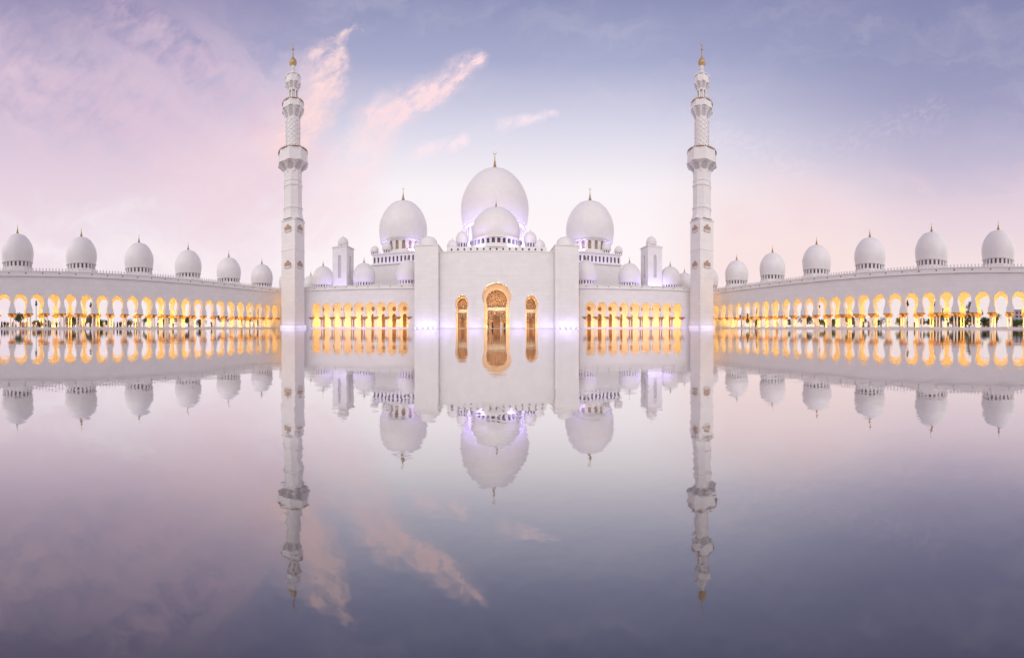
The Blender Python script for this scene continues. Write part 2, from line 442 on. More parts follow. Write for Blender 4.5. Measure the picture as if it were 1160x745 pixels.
# ------------------------------------------------------------------ arcades
ZC = 12.6
APROF = [(1.16, 3.7), (1.18, 4.7), (1.42, 5.35), (1.60, 6.05), (1.62, 6.55), (1.55, 7.1), (1.34, 7.6), (1.0, 8.02), (.55, 8.32), (.01, 8.5)]
def proto_column(parent, loc):
    mb = MB()
    for sx in (-.36, .36):
        for sy in (-.3, .3):
            mb.lathe([(.16, .5), (.14, .7), (.13, 2.9), (.16, 3.0)], 10, (sx, sy))
    mb.box(-.6, .6, -.5, .5, .12, .32); mb.box(-.52, .52, -.46, .46, .32, .5)
    col = mb.build('column', marble, parent, True); col.location = loc
    mb = MB()
    mb.lathe([(.55, 2.88), (.62, 3.0), (.60, 3.1), (.78, 3.25), (1.02, 3.42), (1.1, 3.52), (1.02, 3.6), (.95, 3.7)], 32, (0, 0), mod=lambda t, z: .10*math.sin(8*t)*(1 if z > 3.15 else .3))
    cp = mb.build('capital', capm, col, True)
    return col

def arcade(name, label, origin, end, bays, depth, closed_back, dome_pts, lead=(0, 0), merlon=True, backrow=True, power=1.):
    """origin->end is the courtyard face; bays = list of arch centres along it (m)"""
    ox, oy = origin; ex, ey = end
    L = math.hypot(ex-ox, ey-oy); rz = math.atan2(ey-oy, ex-ox)
    root = empty(name, (ox, oy, 0), rz); tag(root, label, 'arcade')
    pitch = bays[1]-bays[0]
    def wallset(y0, y1, off=0., nm='wall', m=marble, top=ZC, z0=3.7):
        mb = MB(); bl = []
        x = 0.; b0 = bays[0]-pitch/2; b1 = bays[-1]+pitch/2
        if b0 > .05: bl.append((0., b0, .12, None))
        for c in bays: bl.append((c-pitch/2, c+pitch/2, z0, APROF))
        if L-b1 > .05: bl.append((b1, L, .12, None))
        wall_bays(mb, bl, y0, y1, top)
        return mb.build(nm, m, root)
    wallset(0., 1.1)
    if backrow: wallset(depth-1.1, depth, nm='rear_wall', top=11.)
    # cornice, parapet and merlons
    mb = MB()
    mb.box(-.2, L+.2, -.35, 1.3, ZC, ZC+.28); mb.box(0, L, -.15, 1.0, ZC+.28, ZC+1.15); mb.box(-.1, L+.1, -.28, 1.1, ZC+1.15, ZC+1.3)
    if merlon:
        k = 0; x = .4
        while x < L:
            mb.spike(x, .35, ZC+1.3, .36, .3, 1.0); x += .8
    else:
        x = 1.2
        while x < L: mb.lathe([(.16, ZC+1.3), (.16, ZC+1.6), (.02, ZC+1.75)], 8, (x, .4)); x += 2.0
    mb.build('parapet', marble, root)
    # roof and floor
    mb = MB(); mb.box(0, L, 1.12, depth-(.0 if backrow else .0), 11.02, 12.4); mb.build('roof', marble, root)
    mb = MB(); mb.box(0, L, -1.0, depth+1., -.05, .12); mb.build('floor_slab', floorm, root)
    mb = MB(); mb.box(0, L, -1.5, -1.02, -.05, .2); mb.build('pool_rim', marble, root)
    mb = MB(); mb.box(0.1, L-.1, 1.28, 1.4, .12, .40); mb.build('strip_hiding_kerb', marble, root)  # low kerb added to hide the front light strip from view
    mb = MB(); mb.box(0.1, L-.1, depth-3.75, depth-3.6, .12, .40); mb.build('strip_hiding_kerb', marble, root)  # second added kerb, screening the rear light strip
    # dark round roof lights set into the parapet
    mb = MB(); mb.lathe([(.16, 0), (.16, .06)], 8); mb.v = [(p[0], -p[2], p[1]) for p in mb.v]
    rl = mb.build('wall_light', glassd, root); rl.location = (2.1, -.17, ZC+.75); x = 2.1+pitch
    while x < L: copy_part(rl, root, (x, -.17, ZC+.75)); x += pitch
    # columns: front row, and the row under the rear wall
    xs = [bays[0]-pitch/2+pitch*i for i in range(len(bays)+1)]
    first = proto_column(root, (xs[0], .55, 0))
    for x in xs[1:]: copy_part(first, root, (x, .55, 0))
    if backrow:
        for x in xs: copy_part(first, root, (x, depth-.55, 0))
    if closed_back:
        mb = MB(); mb.box(0, L, depth, depth+.8, .12, 11.9); mb.build('back_wall', marble, root)
        for c in bays:
            mb = MB(); pr = arch_prof(.62, .12, 3.2, 5.0, 1.1)
            arch_panel(mb, c, depth-.03, pr); mb.box(c-.8, c+.8, depth-.10, depth-.04, 2.7, 2.95)
            dr_ = mb.build('door', wood, root)
            mb = MB(); vs = [(c+.62*math.cos(t_*PI/8), depth-.04, 6.6+.8*math.sin(t_*PI/8)) for t_ in range(16)]; mb.add(vs, [tuple(range(16))]); mb.build('lattice_window', latt, root)
    M = Matrix.Translation((ox, oy, 0)) @ Matrix.Rotation(rz, 4, 'Z')
    T = lambda x, y, z: M @ Vector((x, y, z))
    D = M.to_3x3()
    # warm uplights: short strips on the gallery floor
    segs = max(2, int(L/9)); sl = L/segs
    for i in range(segs):
        vary = rnd.uniform(.7, 1.3); vary2 = rnd.uniform(.65, 1.3)
        strip('gallery_uplight', T(i*sl+.2, 1.9, .2), T((i+1)*sl-.2, 1.9, .2), .5, D @ Vector((0, -.45, 1)), 1150*sl/16*power*vary, WARM)
        strip('gallery_uplight', T(i*sl+.2, depth-3.2, .2), T((i+1)*sl-.2, depth-3.2, .2), .5, D @ Vector((0, .7, 1)), 2300*sl/16*power*vary2, WARM)
    Mi = M.inverted()
    for (dx, dy, big) in dome_pts:
        p = Mi @ Vector((dx, dy, 0))
        mb = MB(); mb.lathe([(4.6, 12.3), (4.6, 14.6), (4.3, 14.75), (4.3, 15.3), (3.9, 15.4)], 8, (p.x, p.y), rot=PI/8); mb.build('dome_base', marble, root)
        make_dome(root, (p.x, p.y), 4.22, 17.1, 7.6, 3.86, 15.3, 22, 2.6, win_w=.5)
    return root, T, D

# left wing
lw0 = (-77.4, -32.0); lw1 = (-72.15, 93.2)
Ll = math.hypot(lw1[0]-lw0[0], lw1[1]-lw0[1])
lb = [90.66-4.06*k+32.0 for k in range(29)][::-1]
domesL = [(-79.0*1.038, (86.8-16.4*k)*1.038, 1) for k in range(-2, 8)]
left_w, TL, DL = arcade('courtyard_arcade', 'long white arcade with lit golden arches and a row of domes on the left', lw0, lw1, lb, 12.6, False, domesL)
# right wing
rw0 = (74.27, 93.2); rw1 = (69.65, -32.0)
rb = [93.2-(88.82-4.12*k) for k in range(28)]
domesR = [(79.1, (80.0+16.15*j)*1.038, 1) for j in (2, 1, 0)] + [(79.1, (80.0-16.25*k)*1.038, 1) for k in range(1, 7)]
right_w, TR, DR = arcade('courtyard_arcade', 'long white arcade with lit golden arches and a row of domes on the right', rw0, rw1, rb, 12.6, False, domesR)
for root, s in ((left_w, -1), (right_w, 1)):
    mb = MB(); Mi = (Matrix.Translation(root.location) @ Matrix.Rotation(root.rotation_euler.z, 4, 'Z')).inverted()
    x0, x1 = sorted((s*76.5, s*88.)); 
    vs = [Mi @ Vector(p) for p in [(x0, 94.6, 0), (x1, 94.6, 0), (x1, 127, 0), (x0, 127, 0), (x0, 94.6, 12.5), (x1, 94.6, 12.5), (x1, 127, 12.5), (x0, 127, 12.5)]]
    mb.add(vs, [(0, 3, 2, 1), (4, 5, 6, 7), (0, 1, 5, 4), (1, 2, 6, 5), (2, 3, 7, 6), (3, 0, 4, 7)])
    mb.build('rear_gallery', marble, root)

# inner arcades either side of the portal
MX = .45
ia0 = (-66.6, 87.24); ia1 = (-25.4, 97.1)
Lia = math.hypot(ia1[0]-ia0[0], ia1[1]-ia0[1])
cosd = (ia1[0]-ia0[0])/Lia
ib = [((-57.0+3.52*k)-ia0[0])/cosd for k in range(9)]
ddL = [(-65.1, 107.4, 1), (-48.2, 109.2, 1), (-31.2, 109.8, 1)]
arcade('courtyard_arcade', 'short white arcade with nine golden arches between the left minaret and the portal', ia0, ia1, ib, 7.5, True, ddL, merlon=False, backrow=False, power=.5)
mxp = lambda p: (MX*2-p[0],)+tuple(p[1:])
ib2 = [Lia-x for x in ib][::-1]
arcade('courtyard_arcade', 'short white arcade with nine golden arches between the portal and the right minaret', mxp(ia1), mxp(ia0), ib2, 7.5, True, [mxp(p) for p in ddL], merlon=False, backrow=False, power=.5)

# ------------------------------------------------------------------ prayer hall
hall = empty('prayer_hall', (0, 110, 0)); tag(hall, 'white prayer hall crowned by three great domes behind the portal', 'building')
def hp(x, y): return (x, y-110)
mb = MB()

for s in (-1, 1):
    q = [(MX+s*70, -13.0), (MX+s*27, -3.6), (MX+s*27, 6.), (MX+s*70, 6.)]
    mb.add([(x, y, 0) for x, y in q]+[(x, y, 12.7) for x, y in q], [(0, 1, 5, 4), (1, 2, 6, 5), (2, 3, 7, 6), (3, 0, 4, 7), (4, 5, 6, 7)] if s < 0 else [(0, 4, 5, 1), (1, 5, 6, 2), (2, 6, 7, 3), (3, 7, 4, 0), (4, 7, 6, 5)])
mb.box(-26.4, 27.3, -3.0, 6, .0, 12.7); mb.box(-53.6, 54.4, 20.5, 70, 0, 27.6); mb.box(-16.3, 17.1, -5, 12, 12.72, 27.2)
mb.box(-54.1, 54.9, 20.1, 70.2, 27.6, 28.3)
mb.box(-25, 26, 42, 84, 27, 37)
mb.build('wall', marble, hall)
def tier(x0, x1, y0, y1, z0, z1, pitch=1.75):
    """low upper storey with round-headed windows on the courtyard side"""
    mb = MB(); bl = []; nb = max(3, int((x1-x0)/pitch)); p = (x1-x0)/nb; h = z1-z0
    for i in range(nb):
        bl.append((x0+i*p, x0+(i+1)*p, z0, arch_prof(p*.24, z0+h*.12, z0+h*.5, z0+h*.76, 1.05)))
    wall_bays(mb, bl, y0, y0+.5, z1); mb.box(x0, x1, y0-.06, y0+.52, z0-.02, z0+h*.12)
    mb.box(x0-.35, x1+.35, y0-.35, y0+.9, z1, z1+.4); mb.box(x0, x1, y0+.52, y1, z0, z1-.02)
    for i in range(nb+1): mb.spike(x0+i*p, y0, z1+.4, .5, .5, .8)
    o = mb.build('upper_storey', carved, hall)
    mb = MB()
    mb.box(x0+.1, x1-.1, y0+.40, y0+.48, z0+.1, z1-.1); mb.build('window_band', glassd, o)
for s in (-1, 1):
    xa, xb = sorted((MX+s*54.0, MX+s*31.0)); tier(xa, xb, *[21.0, 46.0], 28.3, 32.4)
    cx = MX+s*43.6
    mb = MB(); mb.lathe([(12.2, 32), (12.2, 34), (11, 34.2), (11, 34.9)], 8, hp(cx, 143.5), rot=PI/8); mb.build('dome_base', marble, hall)
    make_dome(hall, hp(cx, 143.5), 11.35, 40.0, 20.2, 9.7, 33.6, 20, 6.0, True, 56, win_m=bronze, arch=True, win_w=.5)
    for (ox, oy, r) in ((-10., -11.2, 1.9), (10., -11.2, 1.9)):
        make_dome(hall, hp(cx+s*abs(ox)*(-1 if ox < 0 else 1)*1., 143.5+oy), r, 33.2+.6, 3.1, r*.82, 32.8, 8, .6, False, 20)
    for (ox, oy, r) in ((s*4.4, -10.6, 2.1),):
        make_dome(hall, hp(cx+ox, 143.5+oy), r, 34.6, 3.6, r*.85, 33.0, 10, .8, False, 20)
# front dome over the portal hall
mb = MB(); mb.lathe([(10.6, 27), (10.6, 28.0), (10., 28.1), (10., 28.25)], 40, hp(.15, 115)); mb.build('dome_base', marble, hall)
make_dome(hall, hp(.15, 115), 8.75, 30.9, 12.9, 9.1, 28.2, 30, 3.6, False, 56, arch=True, win_w=.62)
# studs of small round windows along the front of the hall
for k in range(15):
    x = -14.7+k*2.15; mb = MB()
    vs = [(x+.34*math.cos(t*PI/5), -5.03, 26.3+.4*math.sin(t*PI/5)) for t in range(10)]
    mb.add(vs, [tuple(range(10))])
    mb.build('window', glassd, hall)
for (px_, r, za, y) in ((-11.9, 2.25, 34.4, 112.0), (-15.3, 1.9, 31.3, 111.2), (12.3, 2.25, 34.4, 112.0), (15.6, 1.9, 31.3, 111.2)):
    make_dome(hall, hp(px_, y), r, za-r*1.75, r*1.75, r*.88, 27.0, 12, 1.0, False, 24, win_w=.6)
# great central dome
mb = MB(); mb.lathe([(19.5, 37), (19.5, 40.5), (17, 41), (17, 43)], 8, hp(-.45, 170), rot=PI/8); mb.build('dome_base', marble, hall)
make_dome(hall, hp(-.45, 170), 18.15, 53.6, 31.2, 15.6, 42.5, 26, 9.5, True, 72, win_m=glassd, arch=True, win_w=.42)
# shoulders behind the portal towers
for s in (-1, 1):
    mb = MB(); mb.lathe([(3.0, 20), (3.0, 28.2), (2.8, 29.4), (2.1, 30.2), (1., 30.7), (.02, 30.9)], 24, hp(MX+s*22.9, 104.5)); mb.build('turret_cap', marble, hall, True)
    mb = MB(); mb.box(*sorted((MX+s*17.2, MX+s*21.9)), -12, -6, 12, 24.6); mb.build('shoulder_wall', marble, hall)

# ------------------------------------------------------------------ portal
port = empty('entrance_portal', (.3, 92, 0)); tag(port, 'tall white entrance portal with one large and two narrow golden arches', 'building')
big = arch_prof(3.75, .1, 7.4, 13.45, 1.14, 14); bigi = arch_prof(2.75, .1, 6.6, 11.6, 1.12, 14)
sm = arch_prof(1.75, .1, 6.0, 9.9, 1.10, 12); smi = arch_prof(1.30, .1, 5.7, 9.05, 1.18, 12)
mb = MB()
bl = [(-16.8, -13.2, .1, None), (-13.2, -7.2, .1, sm, -10.2), (-7.2, -5.4, .1, None), (-5.4, 5.4, .1, big, 0.), (5.4, 7.2, .1, None), (7.2, 13.2, .1, sm, 10.2), (13.2, 16.8, .1, None)]
wall_bays(mb, bl, 0, 1.6, 22.4)
mb.box(-16.8, 16.8, 1.62, 12, 14.5, 22.3)
mb.build('wall', marble, port)
mb = MB(); mb.box(-16.9, 16.9, -.12, 1.5, 22.4, 22.65); mb.build('cornice', marble, port)
# recessed relief frames round the openings
mb = MB()
for (x0, x1, z1) in ((-6.6, 6.6, 15.6), (-13.6, -6.9, 11.6), (6.9, 13.6, 11.6)):
    t = .22
    mb.box(x0, x0+t, -.06, -.002, 1.4, z1); mb.box(x1-t, x1, -.06, -.002, 1.4, z1); mb.box(x0+t, x1-t, -.06, -.002, z1-t, z1)
mb.build('relief_frame', marble, port)
for s in (-1, 1):
    mb = MB(); a_, b_ = sorted((s*16.85, s*23.9)); mb.box(a_, b_, -2., 7, .1, 24.1)
    mb.box(a_-.12, b_+.12, -2.15, 7.1, 24.1, 24.4)
    mb.box(a_+1.6, b_-1.6, -2.05, -2.003, 2.5, 22.4); mb.build('corner_tower', marble, port)
goldwall = mat('gold_plaster', (.74, .54, .34), .5, var=.08, vscale=1.)
for (cx, oprof, iprof, hz_) in ((0., big, bigi, 5.3), (-10.2, sm, smi, 4.7), (10.2, sm, smi, 4.7)):
    mb = MB(); w_ = max(q[0] for q in oprof)+.4
    wall_bays(mb, [(cx-w_, cx+w_, .1, iprof, cx)], 1.62, 2.5, oprof[-1][1]+.4)
    dw = mb.build('doorway', goldwall, port)
    mb = MB(); arch_panel(mb, cx, 2.9, iprof); mb.build('lattice_screen', latt, dw)
    mb = MB(); wi = iprof[0][0]
    mb.box(cx-wi, cx+wi, 2.7, 2.86, hz_-.1, hz_+1.0); mb.build('pale_band', calligraphy, dw)
    mb = MB(); mb.box(cx-wi+.1, cx-.1, 2.6, 2.8, .15, hz_-.15); mb.box(cx+.1, cx+wi-.1, 2.6, 2.8, .15, hz_-.15); mb.build('door_leaf', latt, dw)
    mb = MB(); mb.box(cx-wi*.35, cx+wi*.35, 2.5, 2.58, .15, hz_-1.6); mb.build('door_opening', wood, dw)
    # lamp at the foot of the recess
    wl = oprof[0][0]
    cl = area('crown_uplight', (.3+cx, 92+.35, .16), (0, 1.15, oprof[-1][1]*.85), wl*1.7, .4, 480 if cx == 0 else 170, PEACH); cl.data.spread = R(50)
    area('doorway_uplight', (.3+cx, 92+.7, .16), (0, .35, 1), wl*1.9, .5, 260 if cx == 0 else 120, PEACH)
mb = MB(); mb.box(-24.5, 24.5, -3.6, 3., -.05, .1); mb.build('step', floorm, port)

# violet floodlights along the foot of the portal
fl_first = None; cnt = 0
def flood(x, y, label, grp):
    global fl_first
    if fl_first is None:
        root = empty('floodlight', (x, y, .1)); 
        mb = MB(); mb.box(-.28, .28, -.16, .16, 0, .06); mb.box(-.3, -.26, -.05, .05, .06, .3); mb.box(.26, .3, -.05, .05, .06, .3); mb.build('bracket', iron, root)
        mb = MB(); mb.box(-.25, .25, -.14, .14, .12, .42); mb.build('housing', iron, root)
        mb = MB(); mb.box(-.22, .22, -.11, .11, .422, .45); mb.box(-.23, .23, .142, .16, .15, .40); mb.build('lens', lampglass, root)
        fl_first = root; o = root
    else:
        o = copy_tree(fl_first, (x, y, .1))
    tag(o, label, 'floodlight', grp); return o
def copy_tree(src, loc, rz=None, scale=None):
    c = src.copy(); S.collection.objects.link(c); c.location = loc
    if rz is not None: c.rotation_euler = (0, 0, rz)
    if scale: c.scale = scale if isinstance(scale, tuple) else (scale,)*3
    for ch in [q for q in bpy.data.objects if q.parent == src]:
        d = ch.copy(); S.collection.objects.link(d); d.parent = c
        for g2 in [q for q in bpy.data.objects if q.parent == ch]:
            e = g2.copy(); S.collection.objects.link(e); e.parent = d
    return c
ORD = ['first', 'second', 'third', 'fourth', 'fifth', 'sixth', 'seventh', 'eighth', 'ninth', 'tenth', 'eleventh', 'twelfth', 'thirteenth', 'fourteenth', 'fifteenth', 'sixteenth', 'seventeenth', 'eighteenth', 'nineteenth', 'twentieth', 'twenty-first', 'twenty-second', 'twenty-third', 'twenty-fourth', 'twenty-fifth', 'twenty-sixth']
for s, nm in ((-1, 'left'), (1, 'right')):
    for k in range(4):
        x = .3+s*(22.7-1.55*k)
        flood(x, 88.7, 'small bright floodlight at the foot of the %s portal tower, %s from its outer edge' % (nm, ORD[k]), 'floodlights along the foot of the portal')
    strip('violet_wash', (.3+s*23.6, 88.0, .14), (.3+s*17.1, 88.0, .14), .3, (0, .8, 1), 125, (.42, .38, 1.))
    strip('violet_wash', (.3+s*16.5, 90.2, .14), (.3+s*12.6, 90.2, .14), .3, (0, .8, 1), 95, (.42, .38, 1.))
    strip('violet_wash', (.3+s*7.6, 90.2, .14), (.3+s*5.2, 90.2, .14), .3, (0, .8, 1), 65, (.42, .38, 1.))

# ------------------------------------------------------------------ minarets
def zz(y): return (371.7-y)*.29
def make_minaret(loc, label, s):
    root = empty('minaret', loc); tag(root, label, 'minaret', 'twin minarets at the courtyard corners')
    q = math.sqrt(2)
    mb = MB(); h = 2.7
    mb.lathe([(h*q, 0.), (h*q, zz(252.5)), (h*q*1.06, zz(252)), (h*q*1.06, zz(250.6)), (h*q*1.0, zz(250))], 4, rot=PI/4)
    mb.box(-3.1, 3.1, -3.1, 3.1, 0, 1.0); mb.box(-2.78, 2.78, -2.78, 2.78, zz(316), zz(314.8)); mb.box(-2.78, 2.78, -2.78, 2.78, zz(285), zz(284.2))
    mb.build('square_shaft', marble, root)
    mb = MB()
    mb.lathe([(3.7, zz(250.2)), (3.25, zz(246)), (3.12, zz(243)), (3.12, zz(239)), (3.3, zz(238)), (3.3, zz(236.5)), (3.0, zz(236)), (3.0, zz(214)), (3.2, zz(213)), (3.2, zz(211)), (2.98, zz(210)), (2.98, zz(208)), (3.1, zz(207.5)), (3.1, zz(206.5)), (2.95, zz(206)), (2.95, zz(197))], 8, rot=PI/8)
    mb.build('octagonal_shaft', carved, root)
    scal = lambda kk, a_: (lambda t, z: a_*abs(math.sin(kk*t/2)))
    def balcony(y_bot, y_out, y_top, r0, r1, nn, rail_c, rr):
        mb = MB()
        mb.lathe([(r0, zz(y_bot)), (r0*1.04, zz(y_bot-(y_bot-y_out)*.35)), (r0+(r1-r0)*.55, zz(y_out+(y_bot-y_out)*.25)), (r1*.96, zz(y_out+.6)), (r1*.97, zz(y_out))], 64, mod=scal(nn*1, -.13))
        mb.lathe([(r1*.9, zz(y_out+.3)), (r1, zz(y_out)), (r1*1.0, zz(y_out-2.2)), (r1*.96, zz(y_out-2.4)), (r1*.95, zz(y_top+2)), (rr, zz(y_top+1.2))], 8 if nn == 8 else 16, rot=PI/8)
        bb = mb.build('balcony', carved, root)
        mb = MB(); nb = 32
        for k in range(nb):
            t = 2*PI*k/nb; mb.spike((r1*.93)*math.cos(t), (r1*.93)*math.sin(t), zz(y_top+2), .17, .17, (2.4)*.29)
        mb.lathe([(r1*.96, zz(y_top+2.05)), (r1*.96, zz(y_top+1.6)), (r1*.90, zz(y_top+1.6)), (r1*.90, zz(y_top+2.05))], 32)
        mb.build('railing', rail_c, bb)
        # arched niches along the balcony flare: darker panels, niche shade put into their colour
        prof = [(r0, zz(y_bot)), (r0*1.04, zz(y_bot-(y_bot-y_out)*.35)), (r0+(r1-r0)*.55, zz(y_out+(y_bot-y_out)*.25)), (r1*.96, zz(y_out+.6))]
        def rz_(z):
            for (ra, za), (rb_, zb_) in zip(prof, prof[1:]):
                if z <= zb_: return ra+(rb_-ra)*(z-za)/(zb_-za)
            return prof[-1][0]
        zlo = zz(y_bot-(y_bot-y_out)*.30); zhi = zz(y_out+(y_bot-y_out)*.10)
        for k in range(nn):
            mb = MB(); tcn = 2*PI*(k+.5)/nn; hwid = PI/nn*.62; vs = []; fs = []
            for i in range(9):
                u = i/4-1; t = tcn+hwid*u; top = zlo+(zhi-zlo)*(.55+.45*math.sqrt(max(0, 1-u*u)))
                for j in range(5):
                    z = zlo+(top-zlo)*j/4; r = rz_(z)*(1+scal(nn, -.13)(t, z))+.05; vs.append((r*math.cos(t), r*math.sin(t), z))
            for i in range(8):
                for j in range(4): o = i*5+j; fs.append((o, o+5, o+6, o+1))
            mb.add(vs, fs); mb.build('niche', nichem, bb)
        return bb
    balcony(198, 188, 172, 2.95, 5.1, 8, bronze, 2.6)
    # round shaft with a net of crossing ribs
    mb = MB(); z0, z1 = zz(173), zz(138); mb.lathe([(2.32, z0), (2.32, z1)], 32)
    for k in range(8):
        for sg in (-1, 1):
            vs = []; m_ = 26
            for i in range(m_+1):
                t = 2*PI*k/8+sg*1.9*PI*i/m_*.9; z = z0+(z1-z0)*i/m_
                for r in (2.28, 2.42):
                    for dz in (-.13, .13): vs.append((r*math.cos(t), r*math.sin(t), z+dz))
            fs = []
            for i in range(m_):
                o = i*4; fs += [(o+2, o+3, o+7, o+6), (o+1, o+5, o+7, o+3), (o, o+2, o+6, o+4)]
            mb.add(vs, fs)
    mb.build('round_shaft', carved, root)
    balcony(139, 126.5, 117, 2.3, 3.75, 8, bronze, 1.9)
    # open lantern: eight columns round a core
    mb = MB(); mb.lathe([(1.15, zz(119)), (1.15, zz(103))], 16)
    for k in range(8):
        t = 2*PI*(k+.5)/8; mb.lathe([(.3, zz(119)), (.24, zz(117)), (.24, zz(105)), (.33, zz(103.5))], 8, (1.5*math.cos(t), 1.5*math.sin(t)))
    mb.build('lantern', carved, root)
    balcony(105, 97, 87, 1.75, 2.62, 8, carved, 1.3)
    mb = MB(); mb.lathe([(1.1, zz(91)), (.9, zz(87)), (.62, zz(84)), (.82, zz(82.8)), (.82, zz(81.8)), (.55, zz(80.6)), (.8, zz(79)), (.55, zz(77.5)), (.75, zz(75.5))], 20)
    mb.build('neck', carved, root, True)
    mb = MB()
    mb.lathe([(.7, zz(75.5)), (.85, zz(74.4)), (1.2, zz(72.6)), (1.26, zz(71)), (1.05, zz(69)), (.65, zz(67)), (.3, zz(65.4)), (.16, zz(63)), (.3, zz(61)), (.13, zz(59.8)), (.11, zz(57.5)), (.38, zz(56.2)), (.11, zz(55)), (.08, zz(52.2))], 20)
    cr = .55; k = 14; vs = []; zc = zz(50.4)
    for i in range(k+1):
        t = R(-235)+R(290)*i/k; wd = .3*math.sin(PI*i/k)+.06
        for (rr, dy) in ((cr, -.07), (cr*(1-wd), -.07), (cr*(1-wd), .07), (cr, .07)): vs.append((rr*math.cos(t), dy, zc+rr*math.sin(t)))
    mb.add(vs, [(i*4+j, i*4+(j+1) % 4, i*4+4+(j+1) % 4, i*4+4+j) for i in range(k) for j in range(4)])
    mb.build('gilded_finial', gold, root, True)
    # bay windows on the square shaft
    for zc in (zz(263.2), zz(303.2)):
        for k in range(4):
            mb = MB()
            for (cx, wd, hh) in ((0, .42, 2.0), (-.85, .38, 1.35), (.85, .38, 1.35)):
                pr = arch_prof(wd, zc, zc+hh*.55, zc+hh, 1.02, 6)
                arch_panel(mb, cx, -3.02, pr)
                for i in range(len(pr)-1):
                    for sg in (-1, 1):
                        mb.add([(cx+sg*pr[i][0], -3.02, pr[i][1]), (cx+sg*pr[i][0], -2.68, pr[i][1]), (cx+sg*pr[i+1][0], -2.68, pr[i+1][1]), (cx+sg*pr[i+1][0], -3.02, pr[i+1][1])], [(0, 1, 2, 3)])
            wn = mb.build('bay_window', bronze, root); wn.rotation_euler = (0, 0, k*PI/2)
            mb = MB(); mb.box(-1.4, 1.4, -3.15, -2.72, zc-.28, zc-.02); mb.box(-.9, .9, -2.95, -2.72, zc-.6, zc-.28)
            mb.build('sill', marble, wn)
    mb = MB(); mb.box(-3.4, 3.4, -3.4, 3.4, -.05, .1); mb.build('plinth', floorm, root)
    # white floodlights at the foot
    x, y, _ = loc
    strip('base_wash', (x-2.6, y-4.2, .1), (x+2.6, y-4.2, .1), .3, (0, .6, 1), 48, (.55, .52, 1.))
    strip('base_wash', (x-s*4.2, y-2.6, .1), (x-s*4.2, y+2.6, .1), .3, (s*.6, 0, 1), 42, (.55, .52, 1.))
    return root
nichem = mat('shaded_niche', (.56, .52, .53), .8)  # even grey: niche shade put into the colour, shared by the tower windows
make_minaret((-62.1, 83.4, 0), 'slender white minaret with gilded tip left of the portal, warm pink cloud behind', -1)
make_minaret((63.05, 82.75, 0), 'slender white minaret with gilded tip right of the portal, against clear blue sky', 1)

# ------------------------------------------------------------------ square corner towers with cupolas
for (x, y, s, nm) in ((-57.9, 110.8, -1, 'left'), (58.7, 109.6, 1, 'right')):
    root = empty('square_tower', (x, y, 0)); tag(root, 'square white tower with tall arched windows and small cupola on the %s' % nm, 'tower', 'square towers with cupolas')
    h = 3.1
    for k in range(4):
        mb = MB()
        wall_bays(mb, [(-(h if k % 2 == 0 else h-.402), -.95, 12, None), (-.95, .95, 12, arch_prof(.68, 19.4, 26.2, 28.2, 1.02)), (.95, h if k % 2 == 0 else h-.402, 12, None)], -h, -h+.4, 31.2)
        mb.box(-.95, .95, -h, -h+.4, 12, 19.4)
        o = mb.build('wall', marble, root); o.rotation_euler = (0, 0, k*PI/2)
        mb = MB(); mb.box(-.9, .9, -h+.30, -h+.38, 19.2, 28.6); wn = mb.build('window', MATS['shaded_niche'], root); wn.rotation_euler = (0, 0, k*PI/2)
    mb = MB(); mb.box(-h-.25, h+.25, -h-.25, h+.25, 31.2, 31.6); mb.box(-h+.3, h-.3, -h+.3, h-.3, 31.6, 31.9); mb.box(-h+.42, h-.42, -h+.42, h-.42, 0., 31.1); mb.build('roof', marble, root)
    make_dome(root, (0, 0), 2.1, 32.5, 3.4, 1.75, 31.9, 8, .9, False, 24)

# ------------------------------------------------------------------ violet light on roofs and domes
for s in (-1, 1):
    cx = MX+s*43.6
    strip('dome_wash', (cx-10, 134.6, 34.2), (cx+10, 134.6, 34.2), .8, (0, .7, 1), 2400, VIOLET)
    strip('roof_wash', (MX+s*66, 100.6, 12.95), (MX+s*28, 103.5, 12.95), .5, (0, .35, 1), 800, VIOLET)
    strip('storey_wash', (MX+s*53, 129.6, 28.5), (MX+s*30, 129.6, 28.5), .4, (0, .4, 1), 160, VIOLET)
    strip('tower_wash', (MX+s*62, 105.0, 13.0), (MX+s*54, 105.0, 13.0), .5, (0, .25, 1), 260 if s < 0 else 700, VIOLET)
    strip('court_wash', (MX+s*64, 85.0 , .3), (MX+s*26.0, 93.7, .3), .3, (0, .6, 1), 420, VIOLET)
for t in range(5):
    aa = PI+PI*(t+.5)/5
    area('great_dome_wash', (-.45+20.5*math.cos(aa), 170+20.5*math.sin(aa), 41.5), (-math.cos(aa)*.45, -math.sin(aa)*.45, 1), 6, 1.2, 2400, VIOLET)
strip('front_dome_wash', (-9, 105.3, 27.5), (9.3, 105.3, 27.5), .6, (0, .75, 1), 1500, VIOLET)

